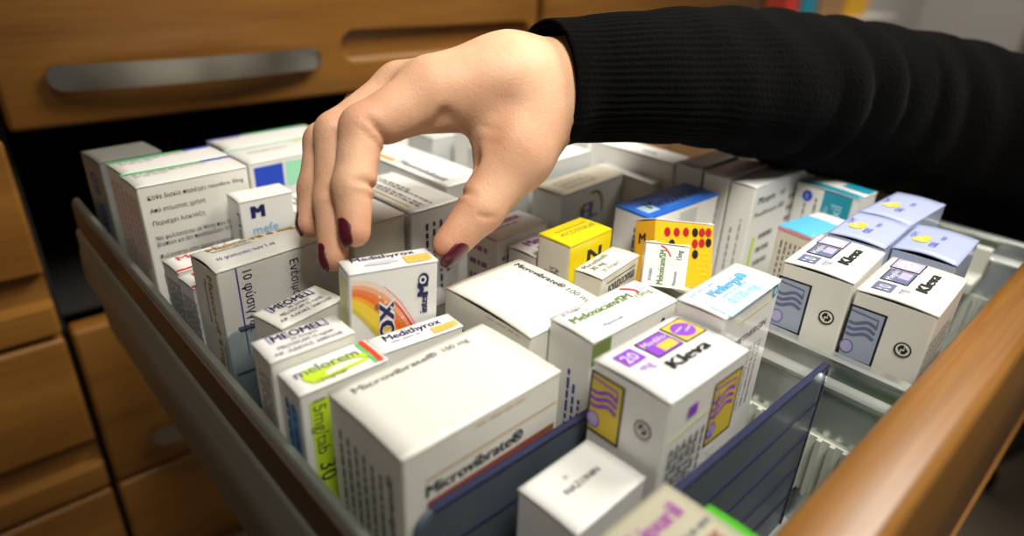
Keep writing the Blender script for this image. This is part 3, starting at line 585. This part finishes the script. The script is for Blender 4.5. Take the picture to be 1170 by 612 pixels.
carton('G1', 'tall grey carton under the sleeve shadow, third behind the dark-lettered one', 'grey_card', 'grey_card', lambda f: f['left'].lines(.04, .1, .1, .5, 2, 'greyink', vert=True))
carton('G4', 'tall white carton between the dark-lettered carton and the teal panel carton', 'white', 'white', lambda f: f['front'].lines(.02, .08, .18, .3, 4, 'greyink'))
def p_T1(f):
    L = f['left']; L.ell(.062, .050, .024, .026, 'royal').text('5', .054, .062, .022, 'ltblue').rect(.135, .004, .262, .20, 'teal').text('rexil', .225, .155, .05, 'ltblue', rot=90, width=.10).text('20 tabs', .165, .15, .02, 'ltblue', rot=90)
    L.lines(.05, .085, .07, .3, 1, 'greyink', vert=True).lines(.095, .05, .12, .3, 1, 'greyink', vert=True); f['top'].rect(0, 0, .05, f['top'].H, 'teal').rect(.10, .16, .17, .28, 'teal')
carton('T1', 'white carton with a teal panel and a round blue badge', 'white', 'white', p_T1)
def p_T2(f): f['top'].rect(.0, .0, f['top'].W*.7, f['top'].H, 'sky').text('Tiox', .05, .10, .06, 'skyink', width=.12); f['left'].rect(0, 0, f['left'].W, .012, 'pink').lines(.02, .05, .12, .4, 5, 'greyink', vert=True)
carton('T2', 'small cream carton with a sky blue top, against the lavender boxes', 'cream', 'white', p_T2)
def p_L(f):
    T = f['top']; w_ = T.W; T.ell(w_*.42, .055, .034, .026, 'gold').poly([(w_*.42+.02, .06), (w_*.42+.05, .045), (w_*.42+.052, .075), (w_*.42+.01, .085)], 'mustard').ell(w_*.41, .052, .014, .009, 'paleyellow')
    T.text('CELL', w_*.25, .112, .024, 'blueink', width=.06, bold=1).text('CEPT', w_*.48, .030, .018, 'blueink', width=.07).text('caps', w_*.56, .118, .020, 'blueink', width=.05)
carton('L1', 'pale blue carton with a yellow flower, the rearmost under the sleeve', 'grey_blue', 'pale_blue', p_L, bulge=.008)
carton('L2', 'middle one of the pale blue flower cartons, touching the left wave logo carton', 'grey_blue', 'pale_blue', p_L, bulge=.008)
carton('L3', 'pale blue carton with a yellow flower nearest the right rail', 'grey_blue', 'pale_blue', p_L, bulge=.012)
# boxes leaning on their neighbours
def leaning(c, rows): return Matrix.Translation(W(*c)) @ Matrix(rows).to_4x4()
def p_or(f):
    F = f['front']
    for i, (u, v, k) in enumerate(((.055, .045, 'dkred'), (.100, .043, 'dkred'), (.145, .040, 'dkred'), (.190, .038, 'black'), (.225, .036, 'dkred'), (.258, .034, 'dkred'), (.192, .080, 'dkred'), (.226, .076, 'dkred'), (.260, .072, 'black'), (.195, .120, 'black'), (.078, .088, 'black'))): F.ell(u, v, .0155, .0175, k)
    for i in range(4):
        for j in range(5):
            if (i*3+j) % 4: F.ell(.215+.014*i, .115+.02*j, .0032, .004, 'yellow', 8)
    f['left'].text('M', .03, .09, .04, 'black', bold=2)
_M = [[0.92729, 0.20945, 0.31027], [-0.30799, 0.89799, 0.31425], [-0.2128, -0.38696, 0.89721]]
carton('or', 'orange carton with red and black dots, leaning back beside the blue lid', 'orange', 'white', p_or, pose=leaning((2.0263, 1.1906, -0.888), _M) @ Matrix.Translation((-.144*S, 0, -.245*S)), size=(.288, .12, .245), bulge=.003)
def p_ms(f):
    F = f['front']; F.text('Meloxicam/SM', .068, .133, .022, 'greenink', rot=90, width=.11, bold=1).text('30 δισκία', .030, .125, .011, 'blueink', rot=90, width=.04).text('Meloxicam', .108, .132, .011, 'blueink', rot=90, width=.045).text('15mg', .118, .048, .018, 'ink', rot=90, width=.03)
    F.stroke([(.048+.035*a/8, .010+.030*(a/8)**2) for a in range(9)], .0045, 'red')
_M = [[0.61623, 0.69712, 0.36644], [-0.78716, 0.56001, 0.25838], [-0.02509, -0.44767, 0.89385]]
carton('ms', 'small white carton with sideways green lettering, tilted up against the orange dotted carton', 'white', 'white', p_ms, pose=leaning((1.6798, 1.0378, -0.8286), _M) @ Matrix.Translation((-.07*S, 0, -.142*S)), size=(.14, .085, .142), bulge=.002)
# cartons in the shade of the hand and arm
def plainbox(key, vals, label, body='white', lid=None, prints=None):
    BX[key] = vals; carton(key, label, body, lid or body, prints)
plainbox('H1', (1.03, 1.90, .225, .40, .05, .90), 'plain cream-topped carton seen between fingers and thumb, left one of the touching pair', 'cream', 'white', lambda f: f['top'].lines(.05, .05, .09, .35, 1, 'greyink', vert=True))
def p_H2(f):
    T = f['top']; T.rect(.035, .02, .045, .40, 'paleyellow').lines(.06, .02, .10, .42, 2, 'greyink', vert=True).lines(.12, .04, .16, .42, 2, 'greyink', vert=True); f['front'].lines(.06, .06, .20, .4, 4, 'navy', vert=True)
plainbox('H2', (1.272, 1.895, .245, .455, .05, .90), 'white carton between fingers and thumb with fine print on top and navy lines in front', 'white', 'white', p_H2)
plainbox('H3', (1.535, 2.02, .24, .72, .04, .885), 'white carton with an orange bar, beyond the gap between finger and thumb', 'white', 'white', lambda f: f['top'].rect(.03, .04, .055, .30, 'orangeink').text('Montelukast', .035, .33, .045, 'greyink', rot=-90, width=.33, bold=1))
plainbox('H4', (1.625, 2.82, .27, .27, .0, .86), 'carton with a red edge stripe seen under the palm', 'white', 'white', lambda f: f['top'].rect(0, .02, .27, .09, 'red').rect(.1, .10, .27, .22, 'mint'))
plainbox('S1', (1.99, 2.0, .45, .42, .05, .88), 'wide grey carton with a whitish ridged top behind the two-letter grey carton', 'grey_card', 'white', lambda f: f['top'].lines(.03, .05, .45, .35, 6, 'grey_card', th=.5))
plainbox('S2', (2.10, 2.46, .34, .22, .05, .86), 'pale bluish white carton peeking between wrist and sleeve', 'white', 'white')
plainbox('W1', (2.56, 1.62, .16, .50, .02, .87), 'white carton with a dark blurred mark, turned lengthwise under the sleeve', 'white', 'white', lambda f: f['top'].lines(.05, .28, .08, .36, 1, 'ink', vert=True))
plainbox('W2', (2.465, 1.66, .085, .36, .0, .96), 'white carton in front of the lengthwise one', 'cream', 'white')
plainbox('W3', (2.58, 2.16, .10, .12, .0, .84), 'narrow white carton in the jagged row under the sleeve', 'white', 'white')
plainbox('W4', (2.46, 2.12, .09, .10, .0, .93), 'shortest white carton in the jagged row under the sleeve', 'white', 'white')
plainbox('N1', (2.80, 1.80, .60, .40, .0, .84), 'brown cardboard box along the far side of the drawer', 'brown_card')
plainbox('N2', (3.10, 1.14, .30, .45, .0, 1.0), 'dull red-brown carton behind the teal panel carton', 'brownred', 'brownred')
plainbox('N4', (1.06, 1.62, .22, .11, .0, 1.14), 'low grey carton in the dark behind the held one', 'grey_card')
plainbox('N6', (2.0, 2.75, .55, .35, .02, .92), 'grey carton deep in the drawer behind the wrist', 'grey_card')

# ------------------------------------------------------------------ the person: forearm and hand as one skin surface
JT = {'palm': [((2.297, 1.3896, -0.4423, 0.157), (1.8122, 1.4739, -0.4094, 0.1469)), ((1.8122, 1.4739, -0.4094, 0.1469), (1.6611, 1.4807, -0.4076, 0.1411)), ((1.6611, 1.4807, -0.4076, 0.1411), (1.4306, 1.5556, -0.3943, 0.1514)), ((1.4306, 1.5556, -0.3943, 0.1514), (1.2075, 1.6383, -0.4043, 0.1132)), ((1.7164, 1.5305, -0.4153, 0.1274), (1.1849, 1.7868, -0.4216, 0.0902)), ((1.7281, 1.5614, -0.4214, 0.1168), (1.2106, 1.9076, -0.4797, 0.0805)), ((1.7306, 1.5619, -0.4399, 0.1112), (1.2697, 1.9644, -0.5398, 0.0717)), ((1.5564, 1.487, -0.432, 0.1149), (1.3856, 1.4576, -0.5336, 0.1133))], 'index': [(1.1867, 1.6372, -0.4125, 0.1019), (0.9624, 1.664, -0.4839, 0.0666), (0.874, 1.5906, -0.6253, 0.0576), (0.8335, 1.526, -0.7317, 0.0459)], 'middle': [(1.1807, 1.7906, -0.4219, 0.0845), (0.9379, 1.7848, -0.5219, 0.0627), (0.8479, 1.6689, -0.6826, 0.0543), (0.7827, 1.5664, -0.8115, 0.0428)], 'ring': [(1.2078, 1.9137, -0.4746, 0.0775), (0.9444, 1.883, -0.5722, 0.06), (0.8576, 1.7964, -0.6853, 0.0501), (0.803, 1.7422, -0.7737, 0.0414)], 'pinky': [(1.2541, 1.9515, -0.5353, 0.0649), (1.0273, 1.9396, -0.6218, 0.05), (0.9406, 1.9246, -0.675, 0.0404), (0.8966, 1.895, -0.7122, 0.0356)], 'fold': [((1.1626, 1.5356, -0.4486, 0.0), (1.2132, 1.4987, -0.5112, 0.0), 0.02, 0.03), ((1.2132, 1.4987, -0.5112, 0.0), (1.2407, 1.472, -0.6024, 0.0), 0.02, 0.032), ((1.08, 1.5911, -0.5168, 0.0), (1.1506, 1.5544, -0.4716, 0.0), 0.018, 0.014), ((1.158, 1.3624, -0.7097, 0.0), (1.2072, 1.3235, -0.7204, 0.0), 0.008, 0.01), ((1.1474, 1.3409, -0.7448, 0.0), (1.1869, 1.3234, -0.7378, 0.0), 0.007, 0.007), ((1.2517, 1.4302, -0.5125, 0.0), (1.3024, 1.4326, -0.4151, 0.0), 0.05, 0.01)], 'thumb': [(1.4769, 1.4678, -0.4811, 0.1014), (1.3582, 1.433, -0.5855, 0.1045), (1.2071, 1.4125, -0.7144, 0.0711), (1.0939, 1.4195, -0.8062, 0.0543)]}
def capsule(Pt, a, b_, ra, rb):
    a = np.array(a, np.float32); b_ = np.array(b_, np.float32); ba = b_-a; l2 = float(ba@ba)
    t = np.clip(((Pt-a)@ba)/l2, 0, 1); q = Pt-a-t[:, None]*ba
    return np.sqrt((q*q).sum(1))-(ra+(rb-ra)*t)
def smin(a, b_, k):
    h = np.clip(.5+.5*(b_-a)/k, 0, 1); return b_+(a-b_)*h-k*h*(1-h)
def sdf(Pt):
    palm = None
    for a, b_ in JT['palm']:
        c = capsule(Pt, a[:3], b_[:3], a[3], b_[3]); palm = c if palm is None else smin(palm, c, .075)
    tot = None
    for ch, kk in (('index', .035), ('middle', .035), ('ring', .035), ('pinky', .035), ('thumb', .10)):
        pts = JT[ch]; f = None
        for a, b_ in zip(pts[:-1], pts[1:]):
            c = capsule(Pt, a[:3], b_[:3], a[3], b_[3]); f = c if f is None else smin(f, c, .025)
        for i in range(1, len(pts)-1):          # skin creases at the finger joints
            a = np.array(pts[i-1][:3]); p = np.array(pts[i][:3]); n = np.array(pts[i+1][:3]); d1 = (p-a)/np.linalg.norm(p-a); d2 = (n-p)/np.linalg.norm(n-p); ax = d1+d2; ax /= np.linalg.norm(ax)
            q = Pt-p; s_ = q@ax; near = np.exp(-((q*q).sum(1))/(pts[i][3]*1.6)**2)
            inner = np.clip(q@((d2-d1)/(np.linalg.norm(d2-d1)+1e-6)), -1, 1)/pts[i][3]
            side = np.clip(.35+inner, 0, 1)
            f = f+near*side*(.021*np.exp(-(s_/.009)**2)+.009*np.exp(-((s_-.035)/.008)**2)-.006*np.exp(-((s_+.03)/.03)**2))
        g = smin(palm, f, kk); tot = g if tot is None else smin(tot, g, .006)
    for a, b_, wd, am in JT['fold']:
        tot = tot+am*np.exp(-(np.maximum(capsule(Pt, a[:3], b_[:3], 0, 0), 0)/wd)**2)
    return tot
def surface_nets(lo, hi, hs):
    n = [int((b_-a)/hs)+1 for a, b_ in zip(lo, hi)]; X = [np.arange(k, dtype=np.float32)*hs+a for k, a in zip(n, lo)]
    F = np.empty(n, np.float32)
    YY, ZZ = np.meshgrid(X[1], X[2], indexing='ij')
    for i in range(n[0]):
        Pt = np.stack([np.full(YY.size, X[0][i], np.float32), YY.ravel(), ZZ.ravel()], 1); F[i] = sdf(Pt).reshape(YY.shape)
    sgn = F < 0; cnt = np.zeros([k-1 for k in n], np.int8); acc = np.zeros([k-1 for k in n]+[3], np.float32); num = np.zeros([k-1 for k in n], np.float32)
    sl = lambda o, ax_: slice(1, None) if o else slice(None, -1)
    for dx in (0, 1):
        for dy in (0, 1):
            for dz in (0, 1): cnt += sgn[sl(dx, 0), sl(dy, 1), sl(dz, 2)]
    act = (cnt > 0) & (cnt < 8)
    for ax_ in range(3):
        for o1 in (0, 1):
            for o2 in (0, 1):
                oo = [o1, o2]; oo.insert(ax_, 0); o3 = list(oo); o3[ax_] = 1
                a = F[tuple(sl(k, 0) for k in oo)]; b_ = F[tuple(sl(k, 0) for k in o3)]
                cr = (a < 0) != (b_ < 0); t = np.where(cr, a/np.where(cr, a-b_, 1), 0)
                num += cr
                for c in range(3): acc[..., c] += np.where(cr, t if c == ax_ else oo[c], 0)
    idx = np.full(act.shape, -1, np.int64); idx[act] = np.arange(act.sum())
    cell = np.argwhere(act); V = (cell+acc[act]/num[act][:, None])*hs+np.array(lo)
    faces = []
    for ax_ in range(3):
        a = sgn[tuple(slice(None, -1) if k == ax_ else slice(1, -1) for k in range(3))]; b_ = sgn[tuple(slice(1, None) if k == ax_ else slice(1, -1) for k in range(3))]
        e = np.argwhere(a != b_); up = a[tuple(e.T)]
        for k in range(3):
            if k != ax_: e[:, k] += 1
        u, v = [(1, 2), (2, 0), (0, 1)][ax_]
        def g(du, dv): q = e.copy(); q[:, u] -= du; q[:, v] -= dv; return idx[tuple(q.T)]
        Q = np.stack([g(1, 1), g(0, 1), g(0, 0), g(1, 0)], 1); Q[~up] = Q[~up][:, ::-1]; faces.append(Q)
    return V, np.concatenate(faces)
allp = [q for k in JT if k != 'fold' for q in (JT[k] if k != 'palm' else [z_ for pr in JT[k] for z_ in pr])]
lo = [min(q[i]-q[3] for q in allp)-.06 for i in range(3)]; hi = [max(q[i]+q[3] for q in allp)+.06 for i in range(3)]
V, FQ = surface_nets(lo, hi, .0085)
person = bpy.data.objects.new('person', None); C.objects.link(person)
P0 = Vector(JT['palm'][0][0][:3]); person.location = W(*P0)
tag(person, 'person in a black ribbed sweater reaching in, dark red nails, pinching a medicine box', 'person')
me = bpy.data.meshes.new('hand_and_forearm'); me.from_pydata(((V-np.array(P0))*S).tolist(), [], FQ.tolist()); me.materials.append(M['skin'])
me.polygons.foreach_set('use_smooth', [True]*len(FQ)); me.update()
at = me.attributes.new('blush', 'FLOAT', 'POINT'); bl = np.zeros(len(V))
for ch in ('index', 'middle', 'ring', 'pinky', 'thumb'):
    for i, q in enumerate(JT[ch][1:]):
        d_ = np.linalg.norm(V-np.array(q[:3]), axis=1); bl = np.maximum(bl, (.40 if i == len(JT[ch])-2 else .22)*np.exp(-(d_/(q[3]*1.5))**2))
at.data.foreach_set('value', bl.astype(np.float32))
ho = bpy.data.objects.new('hand_and_forearm', me); C.objects.link(ho); ho.parent = person
sm = ho.modifiers.new('s', 'SMOOTH'); sm.factor = .5; sm.iterations = 3
def nail(a, b_, n_, ra, wid, l0, l1, rx):
    """curved nail plate seated on a finger capsule: axis a->b_, outward direction n_"""
    a = Vector(a); b_ = Vector(b_); ax = (b_-a).normalized(); n_ = Vector(n_); n_ = (n_-ax*n_.dot(ax)).normalized(); sd = ax.cross(n_)
    q = MB(); nu, nv = 12, 16; rings = []
    for lift in (0, 1):
        for j in range(nv+1):
            t = j/nv; l = l0+(l1-l0)*t; wj = wid*math.sqrt(max(0.0, 1-abs(2*t-1)**3.2))*(.96 if t > .5 else 1)+.0005
            for i in range(nu+1):
                x_ = (i/nu*2-1); an = x_*wj/rx; rr = rx+(-.004+.0065*lift)
                drop = ra-rx; cv = -.018*max(0, t-.45)**2*4
                p = b_+ax*l+n_*(drop+rr*math.cos(an)+cv)+sd*(rr*math.sin(an)); rings.append((p-P0)[:])
    n1 = nu+1; T = n1*(nv+1); fs = []
    for j in range(nv):
        for i in range(nu): k = j*n1+i; fs += [(T+k, T+k+1, T+k+n1+1, T+k+n1), (k, k+n1, k+n1+1, k+1)]
    for j in range(nv): k = j*n1; fs += [(k, T+k, T+k+n1, k+n1), (k+nu, k+n1+nu, T+k+n1+nu, T+k+nu)]
    for i in range(nu): fs += [(i, i+1, T+i+1, T+i), (nv*n1+i, T+nv*n1+i, T+nv*n1+i+1, nv*n1+i+1)]
    q.add(rings, fs, 'nail'); o = q.build('fingernail', ho, smooth=True); fixn(o); o['label'] = 'dark red painted nail'
nail((0.874, 1.5906, -0.6253), (0.8335, 1.526, -0.7317), (-0.9393, -0.0872, 0.3209), 0.0459, 0.032, -0.038, 0.05, 0.0390)
nail((0.8479, 1.6689, -0.6826), (0.7827, 1.5664, -0.8115), (-0.9479, 0.1643, 0.2257), 0.0428, 0.03, -0.036, 0.048, 0.0364)
nail((0.8576, 1.7964, -0.6853), (0.803, 1.7422, -0.7737), (-0.8539, 0.48, 0.0743), 0.0414, 0.027, -0.036, 0.042, 0.0352)
nail((0.9406, 1.9246, -0.675), (0.8966, 1.895, -0.7122), (-0.6518, 0.7207, -0.081), 0.0356, 0.022, -0.02, 0.034, 0.0303)
nail((1.2071, 1.4125, -0.7144), (1.0939, 1.4195, -0.8062), (-0.0523, -0.9829, -0.1597), 0.0543, 0.036, -0.03, 0.07, 0.0462)

rg = ([1.0972, 1.9008, -0.5156], [-0.2634, -0.0307, -0.0976], 0.0762)
q = MB(); c_, ax_, rr = Vector(rg[0]), Vector(rg[1]).normalized(), rg[2]; e1 = ax_.orthogonal().normalized(); e2 = ax_.cross(e1)
q.loft([[tuple(c_-P0+(e1*math.cos(t)+e2*math.sin(t))*(rr+.008*math.cos(s_))+ax_*.010*math.sin(s_)) for s_ in [2*PI*k/8 for k in range(8)]] for t in [2*PI*i/36 for i in range(37)]], 'gold_metal', cap=False)
q.build('finger_ring', ho, smooth=True)
# sleeve: ribbed knit tube with bunched folds
SL = [(1.556, 1.5235, -0.3788, 0.1809), (1.6939, 1.4926, -0.3895, 0.2017), (1.8389, 1.4585, -0.3945, 0.2143), (2.2825, 1.3833, -0.4266, 0.2574), (2.8251, 1.2797, -0.4974, 0.3148), (3.4137, 1.1036, -0.61, 0.3653), (3.9857, 0.8384, -0.764, 0.4175), (4.6138, 0.377, -1.0143, 0.4712), (5.25, 0.02, -0.55, 0.47), (5.65, -0.55, 0.25, 0.5), (5.95, -1.1, 1.15, 0.56), (6.05, -1.4, 1.7, 0.6)]
def catmull(pts, n):
    out = []; m_ = len(pts)-1
    for i in range(m_):
        p = [np.array(pts[max(0, min(m_, i+k))], float) for k in (-1, 0, 1, 2)]
        for s_ in range(n):
            t = s_/n; out.append(.5*((2*p[1])+(-p[0]+p[2])*t+(2*p[0]-5*p[1]+4*p[2]-p[3])*t*t+(-p[0]+3*p[1]-3*p[2]+p[3])*t**3))
    out.append(np.array(pts[-1], float)); return out
path = catmull(SL, 34); q = MB(); NS = 288; outer = []; L_ = 0
upv = Vector((0, 0, 1)); rnd = random.Random(3)
for i, p in enumerate(path):
    a = Vector(path[max(0, i-1)][:3]); b_ = Vector(path[min(len(path)-1, i+1)][:3]); ax = (b_-a).normalized(); e1 = (upv-ax*upv.dot(ax)).normalized(); e2 = ax.cross(e1)
    if i: L_ += (Vector(p[:3])-Vector(path[i-1][:3])).length
    ring = []
    for j in range(NS):
        t = 2*PI*j/NS
        rib = .0032*math.sin(t*60+.5*math.sin(L_*9+t*5))*min(1, .25+L_*4)*max(.12, 1-L_*.75)
        g_ = math.exp(-((L_-1.55)/.42)**2); ph = L_*30+2.0*math.sin(t+.4)+.9*math.sin(2*t+1)
        fold = .016*g_*(abs(math.sin(ph/2))**.7*2-1)*(.65+.35*math.sin(3*t+L_*2))+.006*math.sin(L_*21+2.5*math.sin(t+2))*min(1, L_)+.010*math.sin(3*t+L_*3)*min(1, .3+L_)
        flare = .008*math.exp(-(L_/.07)**2)+.045*math.exp(-(L_/.09)**2)*max(0, math.cos(t-2.2))**3
        r_ = p[3]+rib+fold+flare
        ring.append(tuple(Vector(p[:3])-P0+(e1*math.cos(t)+e2*math.sin(t))*r_))
    outer.append(ring)
def ringin(k, dr):
    c_ = Vector(path[k][:3])-P0; return [tuple(c_+(Vector(v)-c_)*(1-dr/((Vector(v)-c_).length))) for v in outer[k]]
inner = [ringin(k, .018) for k in range(26, -1, -1)]
q.loft([outer[i] for i in range(len(outer)-1, -1, -1)]+[ringin(0, .009)]+inner, 'black_knit', cap=False)
q.add(outer[-1], [list(range(NS))], 'black_knit')
so = q.build('sweater_sleeve', person, smooth=True); fixn(so); so['label'] = 'black ribbed knit sleeve'

# ------------------------------------------------------------------ beyond the cabinet
sh = empty('wall_shelf', 15.6, 7.6, -1.35); tag(sh, 'grey shelf on the far wall past the cabinet end, above the sleeve', 'shelf')
q = MB(); q.box(0, 7.6, 0, 1.39, -.14, 0, 'wallpaint', .02); q.build('shelf_board', sh)
for x_ in (.4, 3.8, 7.1): q = MB(); q.loft([[(x_+a, y_, z_) for y_, z_ in ((1.39, -.14), (.3, -.14), (.3, -.2), (1.33, -1.0), (1.39, -1.0))] for a in (0, .08)], 'steel'); fixn(q.build('bracket', sh))
for x_, w_, h_, mt_, lb in ((16.1, .7, 1.2, 'red', 'red box on the far shelf nearest the cabinet end'), (17.0, .8, 1.3, 'teal', 'teal box on the far shelf beside the red one'), (18.0, 1.5, 1.1, 'brown_card', 'brown cardboard box on the far shelf beside the teal one'), (19.7, 1.5, 1.0, 'orange', 'orange box at the right end of the far shelf')):
    t_ = empty('storage_box', x_, 7.8, -1.35); tag(t_, lb, 'box', 'boxes on the far shelf')
    q = MB(); q.box(0, w_, 0, .9, 0, h_, mt_, .02); q.build('carton', t_); q = MB(); q.box(-.02, w_+.02, -.02, .92, h_-.22, h_+.02, mt_, .015); q.build('lid', t_)
st = empty('office_stool', 12.2, .1, -7.2); tag(st, 'black castor stool on the dark floor beyond the drawer front', 'stool')
for k in range(5):
    a = 2*PI*k/5+.4; q = MB(); q.loft([[(math.cos(a)*r_-math.sin(a)*s_, math.sin(a)*r_+math.cos(a)*s_, z_) for s_, z_ in ((-w_, .4), (w_, .4), (w_, h_), (-w_, h_))] for r_, w_, h_ in ((.1, .13, .62), (1.6, .08, .50))], 'dark'); q.build('leg', st)
    q = MB(); cx, cy = 1.6*math.cos(a), 1.6*math.sin(a)
    for dx in (-.1, .04): q.loft([[(cx+dx+e, cy+.2*math.cos(t), .2+.2*math.sin(t)) for t in [2*PI*i/20 for i in range(20)]] for e in (0, .07)], 'dark')
    q.box(cx-.03, cx+.03, cy-.03, cy+.03, .2, .42, 'dark'); q.build('castor', st)
q = MB(); q.loft([[(r_*math.cos(t), r_*math.sin(t), z_) for t in [2*PI*i/24 for i in range(24)]] for r_, z_ in ((.18, .35), (.18, 1.6), (.12, 1.6), (.12, 2.5))], 'dark'); q.build('column', st)
q = MB(); q.loft([[(r_*math.cos(t), r_*math.sin(t), z_) for t in [2*PI*i/36 for i in range(36)]] for r_, z_ in ((1.1, 2.5), (1.25, 2.58), (1.28, 2.85), (1.15, 2.98), (.6, 3.0))], 'dark'); q.build('seat', st)
print('SCENE BUILT', len(V), len(q.v))
